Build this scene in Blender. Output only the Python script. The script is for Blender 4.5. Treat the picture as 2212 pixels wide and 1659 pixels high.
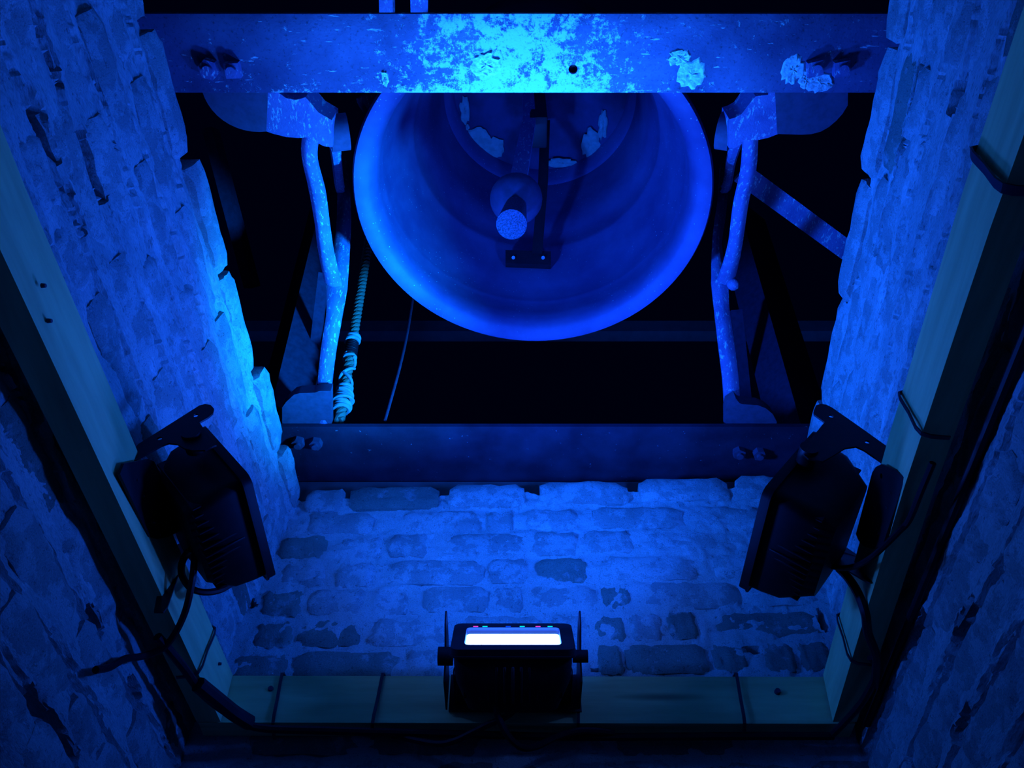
import bpy, bmesh, math, random
from mathutils import Vector, Matrix, noise
R = math.radians
random.seed(11)
for o in list(bpy.data.objects): bpy.data.objects.remove(o)
S = bpy.context.scene; C = S.collection

# ------------------------------------------------------------------ camera, world, exposure
# origin = the eye; +Y level and forward, +Z up.  The eye looks steeply up the shaft.
FPX, CX, CY, PIT = 1795.0, 1106.0, 829.5, R(53.4)
cam = bpy.data.cameras.new('camera'); co = bpy.data.objects.new('camera', cam); C.objects.link(co)
cam.sensor_fit = 'HORIZONTAL'; cam.sensor_width = 36; cam.lens = 36 * FPX / 2212
cam.clip_start = .01; cam.clip_end = 60
co.rotation_euler = (R(90) + PIT, 0, 0); S.camera = co
w = bpy.data.worlds.new('night'); S.world = w; w.use_nodes = True
w.node_tree.nodes['Background'].inputs[0].default_value = (.0, .05, 1, 1)
w.node_tree.nodes['Background'].inputs[1].default_value = .0035
S.view_settings.view_transform = 'Standard'; S.view_settings.look = 'None'
S.view_settings.gamma = 1; S.view_settings.use_curve_mapping = False
S.view_settings.exposure = 0.0
# floodlight output (W) and colour: blue diodes with a little green
# key: (beam W, beam spread deg, beam colour, spill W, spill colour)
FLOOD = dict(centre=(11.0, 58, (.007, .19, 1.0), 7.5, (.006, .085, 1.0)),
             left=(6.5, 84, (.001, .10, 1.0), 7.5, (.001, .095, 1.0)),
             right=(10.0, 46, (.001, .24, 1.0), 8.5, (.001, .085, 1.0)))

# ------------------------------------------------------------------ back-projection of measured points to real places
cp, sp_ = math.cos(PIT), math.sin(PIT)
def ray(px, py):
    a = (px - CX) / FPX; b = (CY - py) / FPX
    return Vector((a, cp - b * sp_, sp_ + b * cp))
def PZ(px, py, z): r = ray(px, py); return r * (z / r.z)
def PY(px, py, y): r = ray(px, py); return r * (y / r.y)
def PX(px, py, x): r = ray(px, py); return r * (x / r.x)

# ------------------------------------------------------------------ materials
def mat(name, build, rough=.8, metal=0.0, spec=.3):
    m = bpy.data.materials.new(name); m.use_nodes = True
    nt = m.node_tree; b = nt.nodes['Principled BSDF']
    b.inputs['Roughness'].default_value = rough; b.inputs['Metallic'].default_value = metal
    b.inputs['Specular IOR Level'].default_value = spec
    build(nt, b); return m
def N(nt, t, **k):
    n = nt.nodes.new(t)
    for a, v in k.items():
        if a in n.inputs: n.inputs[a].default_value = v
        else: setattr(n, a, v)
    return n
def coords(nt, scale=(1, 1, 1)):
    t = N(nt, 'ShaderNodeTexCoord'); mp = N(nt, 'ShaderNodeMapping'); mp.inputs['Scale'].default_value = scale
    g = N(nt, 'ShaderNodeNewGeometry')
    nt.links.new(g.outputs['Position'], mp.inputs[0]); return mp.outputs[0]
def noi(nt, vec, scale, detail=6, rough=.6):
    n = N(nt, 'ShaderNodeTexNoise', Scale=scale, Detail=detail, Roughness=rough)
    nt.links.new(vec, n.inputs['Vector']); return n.outputs['Fac']
def ramp(nt, fac, stops):
    r = N(nt, 'ShaderNodeValToRGB'); e = r.color_ramp.elements
    while len(e) < len(stops): e.new(.5)
    for el, (p, c) in zip(e, stops):
        el.position = p; el.color = (c, c, c, 1) if isinstance(c, (int, float)) else (*c, 1)
    nt.links.new(fac, r.inputs[0]); return r.outputs[0]
def mix(nt, f, a, b, mode='MIX'):
    m = N(nt, 'ShaderNodeMix', data_type='RGBA', blend_type=mode)
    for s, v in ((0, f), (6, a), (7, b)):
        if hasattr(v, 'default_value'): nt.links.new(v, m.inputs[s])
        elif isinstance(v, (int, float)): m.inputs[s].default_value = v
        else: m.inputs[s].default_value = (*v, 1)
    return m.outputs[2]
def bump(nt, b, h, strength=.5, dist=.003):
    n = N(nt, 'ShaderNodeBump', Strength=strength, Distance=dist)
    nt.links.new(h, n.inputs['Height']); nt.links.new(n.outputs[0], b.inputs['Normal'])

def flat0(c, r=.6, me=0.0, sp=.4, lo=.8, hi=1.15, sc=60):
    def f(nt, b):
        v = coords(nt); n = ramp(nt, noi(nt, v, sc, 4), [(.35, tuple(x * lo for x in c)), (.65, tuple(min(1, x * hi) for x in c))])
        nt.links.new(n, b.inputs['Base Color'])
    return mat('m', f, r, me, sp)
flat = flat0
def masonry(col_lo, col_hi, lime, lime_at, rnd=.0, scl=(1, 1, 1)):
    def f(nt, b):
        v = coords(nt, scl)
        base = mix(nt, ramp(nt, noi(nt, v, 14, 6), [(.3, 0.0), (.7, 1.0)]), col_lo, col_hi)
        smear = ramp(nt, noi(nt, v, 21, 8, .7), [(lime_at, 0.0), (lime_at + .07, 1.0)])
        c = mix(nt, smear, base, lime)
        pits = mix(nt, 1.0, ramp(nt, noi(nt, v, 105, 8, .75), [(.30, .35), (.44, 1.0)]), ramp(nt, noi(nt, v, 420, 3, .7), [(.35, .72), (.6, 1.0)]), 'MULTIPLY')
        c = mix(nt, 1.0, c, pits, 'MULTIPLY')
        if rnd:
            oi = N(nt, 'ShaderNodeObjectInfo')
            rr = ramp(nt, oi.outputs['Random'], [(0.0, 1 - rnd), (1.0, 1.0 + rnd * .3)])
            c = mix(nt, 1.0, c, rr, 'MULTIPLY')
        nt.links.new(c, b.inputs['Base Color'])
        h = mix(nt, .5, noi(nt, v, 90, 8, .75), noi(nt, v, 28, 5, .6))
        h = mix(nt, .35, h, noi(nt, v, 330, 4, .7))
        bump(nt, b, h, 1.0, .007)
    return f
M = {}
M['mortar'] = mat('lime_mortar', masonry((.46, .45, .42), (.60, .58, .55), (.62, .60, .58), .58), .95, spec=.1)
M['mortar_side'] = mat('streaky_lime_mortar', masonry((.36, .36, .35), (.60, .58, .55), (.64, .62, .60), .56, 0, (1, .32, 1)), .95, spec=.1)
M['mortar_plain'] = mat('lime_mortar_lower', masonry((.30, .30, .30), (.42, .41, .40), (.40, .38, .36), .60), .95, spec=.1)
M['brick'] = mat('limed_brick', masonry((.36, .34, .32), (.46, .44, .42), (.58, .56, .54), .48, .16), .9, spec=.15)
M['brick_dark'] = mat('bare_brick', masonry((.18, .19, .16), (.30, .32, .26), (.42, .41, .38), .56, .2), .9, spec=.15)
def wood(axis):
    def f(nt, b):
        s = [9, 9, 9]; s[axis] = .9
        v = coords(nt, tuple(s))
        g = noi(nt, v, 5, 6, .6)
        c = mix(nt, ramp(nt, g, [(.35, 0.0), (.65, 1.0)]), (.62, .50, .21), (.76, .66, .29))
        kn = N(nt, 'ShaderNodeTexVoronoi', Scale=1.4); nt.links.new(v, kn.inputs['Vector'])
        c = mix(nt, ramp(nt, kn.outputs['Distance'], [(.03, 1.0), (.13, 0.0)]), c, (.20, .12, .05))
        nt.links.new(c, b.inputs['Base Color']); bump(nt, b, g, .25, .002)
    return f
M['wood_y'] = mat('new_pine_lengthwise', wood(1), .7)
M['wood_x'] = mat('new_pine_crosswise', wood(0), .7)
def old_timber(nt, b):
    v = coords(nt, (6, 6, 6)); c = mix(nt, noi(nt, v, 4), (.10, .08, .08), (.22, .18, .18))
    nt.links.new(c, b.inputs['Base Color']); bump(nt, b, noi(nt, v, 9), .4, .004)
M['old'] = mat('old_timber', old_timber, .9)
def painted_steel(nt, b):
    v = coords(nt, (1, 1, 1)); vs = coords(nt, (.35, 2.2, 2.2))
    c = mix(nt, ramp(nt, noi(nt, v, 7, 5), [(.35, 0.0), (.65, 1.0)]), (.09, .055, .12), (.20, .135, .24))
    # chalky corrosion, concentrated mid-span where the paint has broken down
    sx = N(nt, 'ShaderNodeSeparateXYZ'); g = N(nt, 'ShaderNodeNewGeometry'); nt.links.new(g.outputs['Position'], sx.inputs[0])
    mx = N(nt, 'ShaderNodeMath', operation='ABSOLUTE'); nt.links.new(sx.outputs[0], mx.inputs[0])
    span = ramp(nt, mx.outputs[0], [(.02, .17), (.30, .0)])
    add = N(nt, 'ShaderNodeMath', operation='ADD'); nt.links.new(noi(nt, v, 42, 10, .8), add.inputs[0]); nt.links.new(span, add.inputs[1])
    edge_glow = ramp(nt, sx.outputs[1], [(.462, 0.0), (.502, .13)]); ad2 = N(nt, 'ShaderNodeMath', operation='ADD'); nt.links.new(add.outputs[0], ad2.inputs[0])  # extra pale crust along the bell-side edge paints in the lamp glow
    em = N(nt, 'ShaderNodeMath', operation='MULTIPLY'); nt.links.new(edge_glow, em.inputs[0]); nt.links.new(ramp(nt, mx.outputs[0], [(.3, 1.0), (.6, .3)]), em.inputs[1]); nt.links.new(em.outputs[0], ad2.inputs[1])
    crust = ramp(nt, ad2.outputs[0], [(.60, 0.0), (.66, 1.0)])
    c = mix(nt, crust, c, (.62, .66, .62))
    fl = ramp(nt, noi(nt, vs, 75, 5, .6), [(.66, 0.0), (.70, 1.0)])
    c = mix(nt, fl, c, (.62, .60, .62))
    sc = ramp(nt, noi(nt, v, 150, 5, .7), [(.32, .45), (.45, 1.0)])
    c = mix(nt, 1.0, c, sc, 'MULTIPLY')
    nt.links.new(c, b.inputs['Base Color']); bump(nt, b, noi(nt, v, 140, 6, .7), .5, .002)
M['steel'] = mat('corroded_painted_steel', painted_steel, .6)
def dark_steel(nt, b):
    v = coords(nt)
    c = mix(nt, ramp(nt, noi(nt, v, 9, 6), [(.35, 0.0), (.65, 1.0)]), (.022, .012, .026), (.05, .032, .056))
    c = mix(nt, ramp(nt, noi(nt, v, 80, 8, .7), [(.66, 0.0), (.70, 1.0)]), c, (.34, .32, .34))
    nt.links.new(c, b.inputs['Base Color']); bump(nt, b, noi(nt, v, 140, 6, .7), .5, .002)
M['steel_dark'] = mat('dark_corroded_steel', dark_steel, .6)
def cast(nt, b):
    v = coords(nt, (1, 1, 1)); vs = coords(nt, (2.5, 1, 1))
    c = mix(nt, ramp(nt, noi(nt, v, 16, 6), [(.3, 0.0), (.7, 1.0)]), (.18, .095, .22), (.31, .19, .34))
    c = mix(nt, ramp(nt, noi(nt, vs, 60, 8, .7), [(.56, 0.0), (.62, 1.0)]), c, (.58, .58, .56))
    nt.links.new(c, b.inputs['Base Color']); bump(nt, b, noi(nt, v, 170, 5, .7), .7, .003)
M['cast'] = mat('weathered_cast_iron', cast, .65)
M['crust'] = mat('pale_crust', lambda nt, b: (nt.links.new(ramp(nt, noi(nt, coords(nt), 120, 6), [(.35, (.45, .45, .42)), (.6, (.78, .8, .74))]), b.inputs['Base Color']), bump(nt, b, noi(nt, coords(nt), 150, 6), .8, .004)), .9)
def bell_m(nt, b):
    v = coords(nt)
    c = mix(nt, ramp(nt, noi(nt, v, 6, 7, .65), [(.35, 0.0), (.65, 1.0)]), (.10, .05, .15), (.17, .10, .23))
    spk = N(nt, 'ShaderNodeTexVoronoi', Scale=85.0); nt.links.new(v, spk.inputs['Vector'])
    dots = ramp(nt, spk.outputs['Distance'], [(.07, 1.0), (.12, 0.0)])
    gate = ramp(nt, noi(nt, v, 9, 4), [(.42, 0.0), (.62, 1.0)])
    c = mix(nt, mix(nt, 1.0, dots, gate, 'MULTIPLY'), c, (.6, .6, .6))
    nt.links.new(c, b.inputs['Base Color']); bump(nt, b, noi(nt, v, 70, 6, .6), .15, .002)
M['bell'] = mat('bronze', bell_m, .62, .2, .3)
def crown_m(nt, b):
    v = coords(nt)
    c = mix(nt, ramp(nt, noi(nt, v, 9.5, 4, .55), [(.4, 0.0), (.6, 1.0)]), (.03, .015, .05), (.06, .03, .09))
    nt.links.new(c, b.inputs['Base Color']); bump(nt, b, noi(nt, v, 90, 6), .5, .002)
M['flake'] = flat0((.24, .24, .22), .9)
M['crown'] = mat('flaking_crown', crown_m, .8)
M['cast_dark'] = flat((.085, .055, .095), .8); M['cast_dark'].name = 'dark_cast_iron'  # darker copy of the cast iron; shade on the foot lobes put into its colour
M['black'] = flat((.008, .007, .011), .5, 0, .25); M['black'].name = 'black_enamel'
M['rubber'] = flat((.008, .007, .012), .5, 0, .2); M['rubber'].name = 'black_rubber'
M['gloom'] = flat((.045, .03, .06), .95, 0, .1); M['gloom'].name = 'sooty_timber'  # dimness of the belfry put into the timber colour
M['tie'] = flat((.015, .013, .02), .4); M['tie'].name = 'black_nylon'
M['chrome'] = flat((.6, .6, .6), .25, 1.0); M['chrome'].name = 'bright_screw'
M['rusty'] = flat((.05, .03, .05), .7); M['rusty'].name = 'dark_screw'
M['rope'] = flat((.24, .20, .13), .9); M['rope'].name = 'hemp_rope'
M['cord'] = flat((.42, .38, .40), .9); M['cord'].name = 'pale_cord'
M['clap'] = flat((.06, .03, .08), .8); M['clap'].name = 'iron_clapper'
M['tail'] = flat((.055, .03, .07), .8, 0, .2, .4, 1.9, 330); M['tail'].name = 'pitted_iron'
def emis(name, c, s):
    m = bpy.data.materials.new(name); m.use_nodes = True; b = m.node_tree.nodes['Principled BSDF']
    b.inputs['Base Color'].default_value = (.02, .02, .02, 1)
    b.inputs['Emission Color'].default_value = (*c, 1); b.inputs['Emission Strength'].default_value = s
    return m
M['lens'] = emis('lit_lens', (.045, .16, 1), 32.0)
M['led_c'] = emis('led_cyan', (.0, .8, 1), 1.5); M['led_p'] = emis('led_pink', (1, .08, .9), 1.0); M['led_b'] = emis('led_blue', (.0, .05, 1), 1.5)  # glowing colours for reflections painted on the bezel

# ------------------------------------------------------------------ object helpers
def link(name, me, m, parent=None, smooth=True):
    o = bpy.data.objects.new(name, me); C.objects.link(o)
    if m is not None and len(me.materials) == 0: me.materials.append(m)
    if parent: o.parent = parent; o.matrix_parent_inverse = parent.matrix_basis.inverted()
    return o
def fin(name, bm, m, parent=None, smooth=True, bevel=0, seg=2, ang=35):
    if bevel:
        es = [e for e in bm.edges if len(e.link_faces) == 2 and e.calc_face_angle(0) > R(ang)]
        bmesh.ops.bevel(bm, geom=es, offset=bevel, segments=seg, affect='EDGES', profile=.6, clamp_overlap=True)
    bmesh.ops.recalc_face_normals(bm, faces=bm.faces)
    me = bpy.data.meshes.new(name); bm.to_mesh(me); bm.free()
    if smooth:
        for p in me.polygons: p.use_smooth = True
        me.set_sharp_from_angle(angle=R(38))
    return link(name, me, m, parent)
def tag(o, label=None, cat=None, group=None, kind=None):
    if label: o['label'] = label
    if cat: o['category'] = cat
    if group: o['group'] = group
    if kind: o['kind'] = kind
    return o
def thing(name, loc, label, cat, group=None):
    o = bpy.data.objects.new(name, None); C.objects.link(o); o.location = loc; o.empty_display_size = .05
    return tag(o, label, cat, group)
def hull(bm, A, B):
    """join two corresponding vertex loops (lists of points) into a closed solid"""
    a = [bm.verts.new(p) for p in A]; b = [bm.verts.new(p) for p in B]; n = len(a)
    bm.faces.new(a); bm.faces.new(b[::-1])
    for i in range(n): bm.faces.new((a[i], b[i], b[(i + 1) % n], a[(i + 1) % n]))
def prism(bm, pts, vec): hull(bm, pts, [Vector(p) + Vector(vec) for p in pts])
def box(bm, c, s, mtx=None):
    r = bmesh.ops.create_cube(bm, size=1)['verts']
    for v in r:
        v.co = Vector((v.co.x * s[0], v.co.y * s[1], v.co.z * s[2])) + Vector(c)
        if mtx: v.co = mtx @ v.co
def smooth_path(pts, k=6):
    P = [Vector(p) for p in pts]; out = []
    for i in range(len(P) - 1):
        p0 = P[max(i - 1, 0)]; p1 = P[i]; p2 = P[i + 1]; p3 = P[min(i + 2, len(P) - 1)]
        for j in range(k):
            t = j / k
            out.append(.5 * ((2 * p1) + (p2 - p0) * t + (2 * p0 - 5 * p1 + 4 * p2 - p3) * t * t + (3 * p1 - p0 - 3 * p2 + p3) * t ** 3))
    return out + [P[-1]]
def sweep(bm, path, section, radii=None, closed=False, up=Vector((0, 0, 1))):
    """sweep a closed 2-D section [(a, b)] along a path; a along side, b along up"""
    rings = []; n = len(path); prev = None
    for i, p in enumerate(path):
        t = (path[min(i + 1, n - 1)] - path[max(i - 1, 0)]).normalized()
        if prev is None:
            s = t.cross(up)
            if s.length < .05: s = t.cross(Vector((1, 0, 0)))
            s.normalize()
        else: s = (prev - t * prev.dot(t)).normalized()
        prev = s; u = s.cross(t)
        k = radii[i] if radii else 1
        if not isinstance(k, tuple): k = (k, k)
        rings.append([bm.verts.new(p + s * a * k[0] + u * b * k[1]) for a, b in section])
    m = len(section)
    for i in range(n - 1):
        for j in range(m):
            bm.faces.new((rings[i][j], rings[i][(j + 1) % m], rings[i + 1][(j + 1) % m], rings[i + 1][j]))
    bm.faces.new(rings[0][::-1]); bm.faces.new(rings[-1])
def circle(r, n=10): return [(r * math.cos(2 * math.pi * i / n), r * math.sin(2 * math.pi * i / n)) for i in range(n)]
def tube(bm, pts, r, n=10, k=6): sweep(bm, smooth_path(pts, k), circle(r, n))
def cyl(bm, a, b, r, n=16, r2=None):
    a = Vector(a); b = Vector(b); path = [a, b]
    sweep(bm, path, circle(1, n), [r, r if r2 is None else r2])
def lathe(bm, prof, axis_pt, n=96, mtx=None):
    rings = []
    for r, h in prof:
        if r < 1e-5: rings.append([bm.verts.new((0, 0, h))])
        else: rings.append([bm.verts.new((r * math.cos(2 * math.pi * i / n), r * math.sin(2 * math.pi * i / n), h)) for i in range(n)])
    for A, B in zip(rings, rings[1:]):
        for i in range(n):
            j = (i + 1) % n
            if len(A) == 1: bm.faces.new((A[0], B[i], B[j]))
            elif len(B) == 1: bm.faces.new((A[i], A[j], B[0]))
            else: bm.faces.new((A[i], A[j], B[j], B[i]))
    for v in bm.verts: v.co = (mtx @ v.co if mtx else v.co) + Vector(axis_pt)
def plate(bm, loop, holes, vec):
    """flat sheet with real through-holes, extruded by vec"""
    es = []
    for L in [loop] + holes:
        vs = [bm.verts.new(p) for p in L]
        es += [bm.edges.new((vs[i], vs[(i + 1) % len(vs)])) for i in range(len(vs))]
    g = bmesh.ops.triangle_fill(bm, use_beauty=True, use_dissolve=False, edges=es)
    fs = [f for f in g['geom'] if isinstance(f, bmesh.types.BMFace)]
    ex = bmesh.ops.extrude_face_region(bm, geom=fs)
    for v in [x for x in ex['geom'] if isinstance(x, bmesh.types.BMVert)]: v.co += Vector(vec)

# ------------------------------------------------------------------ the brick shaft
def lerp(a, b, t): return a + (b - a) * t
def xl(y, z):
    lo = lerp(-.637, -.580, (y - .3) / 1.1); hi = lerp(-.590, -.503, (y - .3) / 1.1)
    return lerp(lo, hi, max(0, min(1.1, (z - .82) / .63)))
def xr(y, z):
    lo = lerp(.592, .622, (y - .3) / 1.1); hi = lerp(.634, .705, (y - .3) / 1.1)
    return lerp(lo, hi, max(0, min(1.1, (z - .82) / .66)))
YF = 1.4
ZTL, ZTR, ZTF = 1.45, 1.475, 1.475
def Lw(u, z, d): return Vector((xl(u, z) + d, u, z))
def Rw(u, z, d): return Vector((xr(u, z) - d, u, z))
def Fw(u, z, d): return Vector((u, YF - d, z))
# shared irregular brick meshes: unit-size front 1 x 1 in (u, z), depth .06 m, face at d = 0
def brick_mesh(seed, m, soft):
    bm = bmesh.new(); nx, nz = 9, 5; V = {}
    for i in range(nx + 1):
        for j in range(nz + 1):
            u = i / nx - .5; z = j / nz - .5
            eu = min(i, nx - i) / nx; ez = min(j, nz - j) / nz
            k = Vector((seed * 3.7, i * .55, j * .5))
            du = noise.noise(k) * .022 * soft; dz = noise.noise(k + Vector((9, 9, 9))) * .075 * soft
            edge = 0
            if eu == 0: edge -= .0055
            if ez == 0: edge -= .0055
            if eu == 0 and ez == 0: edge -= .006; u *= .965; z *= .90
            d = edge + noise.noise(k * 1.7) * .005 + noise.noise(k * .6 + Vector((4, 0, 0))) * .004
            V[i, j] = bm.verts.new((u + du, d, z + dz))
    for i in range(nx):
        for j in range(nz): bm.faces.new((V[i, j], V[i + 1, j], V[i + 1, j + 1], V[i, j + 1]))
    rim = [V[i, 0] for i in range(nx)] + [V[nx, j] for j in range(nz)] + [V[i, nz] for i in range(nx, 0, -1)] + [V[0, j] for j in range(nz, 0, -1)]
    back = [bm.verts.new((v.co.x, -.075, v.co.z)) for v in rim]; n = len(rim)
    for i in range(n): bm.faces.new((rim[i], rim[(i + 1) % n], back[(i + 1) % n], back[i]))
    bm.faces.new(back)
    bmesh.ops.recalc_face_normals(bm, faces=bm.faces)
    me = bpy.data.meshes.new('brick'); bm.to_mesh(me); bm.free(); me.materials.append(m)
    for p in me.polygons: p.use_smooth = True
    me.set_sharp_from_angle(angle=R(50))
    return me
BR = {k: [brick_mesh(s + q, M[k], .7) for s in range(10)] for q, k in ((0, 'brick'), (31, 'brick_dark'))}
def put_brick(wall, W, u0, u1, z0, z1, proud=0.0, kind='brick', tilt=0.0):
    uc, zc = (u0 + u1) / 2, (z0 + z1) / 2; e = .01
    o = bpy.data.objects.new('brick', random.choice(BR[kind])); C.objects.link(o)
    pu = (W(uc + e, zc, 0) - W(uc - e, zc, 0)).normalized(); pz = (W(uc, zc + e, 0) - W(uc, zc - e, 0)).normalized()
    pd = (W(uc, zc, e) - W(uc, zc, -e)).normalized(); pz = (pz - pu * pz.dot(pu)).normalized()
    c = W(uc, zc, proud); fl = random.choice((-1, 1))
    m = Matrix(((pu.x * (u1 - u0) * fl, pd.x, pz.x * (z1 - z0), c.x), (pu.y * (u1 - u0) * fl, pd.y, pz.y * (z1 - z0), c.y),
                (pu.z * (u1 - u0) * fl, pd.z, pz.z * (z1 - z0), c.z), (0, 0, 0, 1)))
    if tilt: m = m @ Matrix.Rotation(tilt, 4, 'Y')
    o.parent = wall; o.matrix_basis = m
def mortar(name, W, u0, u1, z0, ztop, st, cracks, cell=.0052, label=None):
    """one solid: worked mortar face over a wall core, joints raked, cracks open"""
    nu = int((u1 - u0) / cell); nz = int((ztop(0) - z0) / cell); bm = bmesh.new(); G = []
    for i in range(nu + 1):
        u = lerp(u0, u1, i / nu); col = []; zt = ztop(u) - .046 + noise.noise(Vector((u * 22, 3, 1))) * .012 + noise.noise(Vector((u * 70, 3, 1))) * .006
        for j in range(nz + 1):
            z = lerp(z0, zt, j / nz)
            q = Vector((u * st, z * 1.25, 5.3)); q2 = Vector((u, z, 2.2)); saw = ((ztop(0) - z) / .0775) % 1
            d = -.0035 + noise.noise(q * 9) * .005 + noise.noise(q * 26) * .005 + noise.noise(q * 75) * .003 + noise.noise(q2 * 150) * .002 + (saw - .5) * (.009 if st < 1 else .0015)
            if st < 1:
                row = round((ztop(0) - z + .010) / .0775); off = abs(z + noise.noise(Vector((u * 12, row, 8))) * .006 - (ztop(0) - row * .0775 + .010))
                k = min(1, max(0, noise.noise(Vector((u * 3.5, row * 7.7, 3))) * 4 - .3)) * max(0, 1 - off / (.0045 + .002 * noise.noise(q2 * 30)))
                d -= .014 * k
            for (a, b, r, dep) in cracks:
                ab = (b[0] - a[0], b[1] - a[1]); L = ab[0] ** 2 + ab[1] ** 2
                t = max(0, min(1, ((u - a[0]) * ab[0] + (z - a[1]) * ab[1]) / L))
                dd = math.hypot(u - a[0] - t * ab[0], z - a[1] - t * ab[1])
                rr = r * (.75 + .7 * noise.noise(Vector((u * 40, z * 40, 0))))
                if dd < rr * 1.5: d -= dep * max(0, min(1, (rr * 1.5 - dd) / (rr * .6)))
            col.append(bm.verts.new(W(u, z, d)))
        G.append(col)
    for i in range(nu):
        for j in range(nz): bm.faces.new((G[i][j], G[i + 1][j], G[i + 1][j + 1], G[i][j + 1]))
    rim = [G[i][0] for i in range(nu)] + [G[nu][j] for j in range(nz)] + [G[i][nz] for i in range(nu, 0, -1)] + [G[0][j] for j in range(nz, 0, -1)]
    dv = (W((u0 + u1) / 2, 1.0, -.22) - W((u0 + u1) / 2, 1.0, 0))
    back = [bm.verts.new(v.co + dv) for v in rim]; n = len(rim)
    for i in range(n): bm.faces.new((rim[i], rim[(i + 1) % n], back[(i + 1) % n], back[i]))
    bm.faces.new(back)
    o = fin(name, bm, M['mortar' if st == 1 else 'mortar_side']); tag(o, label, 'wall', kind='structure'); return o
def uz(wall, px, py):     # where a photographed point lies on a wall: (u, z)
    y = .8
    if wall == 'F': p = PY(px, py, YF); return (p.x, p.z)
    x = -.58 if wall == 'L' else .63
    for _ in range(12):
        p = PX(px, py, x); x = (xl if wall == 'L' else xr)(p.y, p.z)
    return (p.y, p.z)
PITCH = .0775
def snap(z, top): return top - round((top - z) / PITCH) * PITCH + .010
def crk(wall, top, px0, py0, px1, py1, r=.006, dep=.035):
    a = uz(wall, px0, py0); b = uz(wall, px1, py1); zz = snap((a[1] + b[1]) / 2, top)
    return ((a[0], zz), (b[0], zz), r, dep)
crL = [crk('L', ZTL, 37, 207, 90, 358, .009, .05), crk('L', ZTL, 154, 311, 200, 448, .009, .05), crk('L', ZTL, 70, 27, 124, 184),
       crk('L', ZTL, 56, 1520, 155, 1650, .009, .04), crk('L', ZTL, 170, 1370, 200, 1410, .008, .04), crk('L', ZTL, 160, 120, 200, 240, .004),
       crk('L', ZTL, 280, 1480, 300, 1520, .006), crk('L', ZTL, 120, 430, 150, 520, .006), crk('L', ZTL, 10, 820, 60, 930, .007)]
crR = [crk('R', ZTR, 2014, 117, 1977, 248, .008, .04), crk('R', ZTR, 2088, 194, 2067, 248, .008, .04), crk('R', ZTR, 1920, 435, 1893, 552, .007),
       crk('R', ZTR, 2119, 1349, 2078, 1410, .011, .06), crk('R', ZTR, 2030, 1400, 1975, 1460, .007), crk('R', ZTR, 1950, 300, 1930, 400, .006),
       crk('R', ZTR, 2110, 1560, 2072, 1612, .007), crk('R', ZTR, 1860, 560, 1868, 625, .007)]
crF = [((uz('F', 1611, 1398)[0], uz('F', 1611, 1402)[1]), (uz('F', 1638, 1398)[0], uz('F', 1638, 1402)[1]), .005, .03),
       ((uz('F', 1775, 1322)[0], uz('F', 1775, 1322)[1]), (uz('F', 1782, 1355)[0], uz('F', 1782, 1355)[1]), .006, .04),
       ((uz('F', 545, 1250)[0], uz('F', 545, 1290)[1]), (uz('F', 547, 1300)[0], uz('F', 547, 1305)[1]), .007, .05),
       ((uz('F', 1500, 1232)[0], uz('F', 1500, 1232)[1]), (uz('F', 1470, 1232)[0], uz('F', 1470, 1232)[1]), .003, .03),
       ((uz('F', 1250, 1445)[0], uz('F', 1250, 1447)[1]), (uz('F', 1345, 1445)[0], uz('F', 1345, 1445)[1]), .003, .03)]
ZB = .30
wl = mortar('wall_left', Lw, -.45, 1.46, ZB, lambda u: ZTL, .38, crL, label='left brick wall of the shaft, thickly limed, brightest along its top edge')
wr = mortar('wall_right', Rw, -.45, 1.46, ZB, lambda u: ZTR, .38, crR, label='right brick wall of the shaft, thickly limed')
wf = mortar('wall_back', Fw, -.66, .72, ZB, lambda u: ZTF + .042 * (u + .4), 1, crF, label='far brick wall of the shaft, under the far steel beam')
# near wall behind the eye, the lower shaft and the floor (plain: out of the photograph)
bm = bmesh.new(); box(bm, (.03, -.56, -.03), (1.9, .22, 2.96)); o = fin('wall_front', bm, M['mortar_plain'], smooth=False)
tag(o, 'near wall of the shaft, behind the viewer', 'wall', kind='structure')
bm = bmesh.new()
for cxx in (-.74, .71): box(bm, (cxx, .5, -.605), (.22, 1.9, 1.79))
box(bm, (.0, 1.52, -.605), (1.5, .22, 1.79)); o = fin('trim_1', bm, M['mortar_plain'], smooth=False)
tag(o, 'rendered lower part of the shaft walls', 'wall', kind='structure')
bm = bmesh.new(); box(bm, (0, .45, -1.55), (2.2, 2.4, .1)); o = fin('floor', bm, M['old'], smooth=False); tag(o, 'boarded floor at the foot of the shaft', 'floor', kind='structure')

# bricks of the side walls; top course laid from the silhouette
def side(wall, W, key, ZT, joints, skip):
    rows = int((ZT - ZB - .02) / PITCH) + 1
    for r in range(rows):
        z1 = ZT - r * PITCH + (.004 if r else .0); z0 = z1 - PITCH + .012
        if r == 0: J = joints
        else:
            J = []; u = -.42 + random.uniform(-.02, .05) + (r % 2) * .11
            while u < 1.42:
                J.append(u); u += random.choice((.205, .215, .225, .232, .12)) if r > 1 else .222
            J.append(1.43)
        for a, b in zip(J, J[1:]):
            if b - a < .05: continue
            g = random.uniform(.005, .012)
            proud = random.uniform(-.003, .003) + (random.uniform(.002, .012) if r == 0 else 0)
            k = 'brick_dark' if random.random() < (.03 if z0 > .95 else .22) else 'brick'
            put_brick(wall, W, a + g, b - g, z0 + random.uniform(-.003, .004), z1 + random.uniform(-.004, .002) + (random.uniform(-.008, .006) if r == 0 else 0), proud, k)
JL = [-.36, -.13, .09] + [uz('L', x, y)[0] for x, y in ((330, 45), (412, 338), (495, 575), (565, 782), (615, 955))] + [1.40]
JR = [-.36, -.12, .12, .37] + [uz('R', x, y)[0] for x, y in ((1868, 375), (1806, 612), (1768, 850))] + [1.39]
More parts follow.
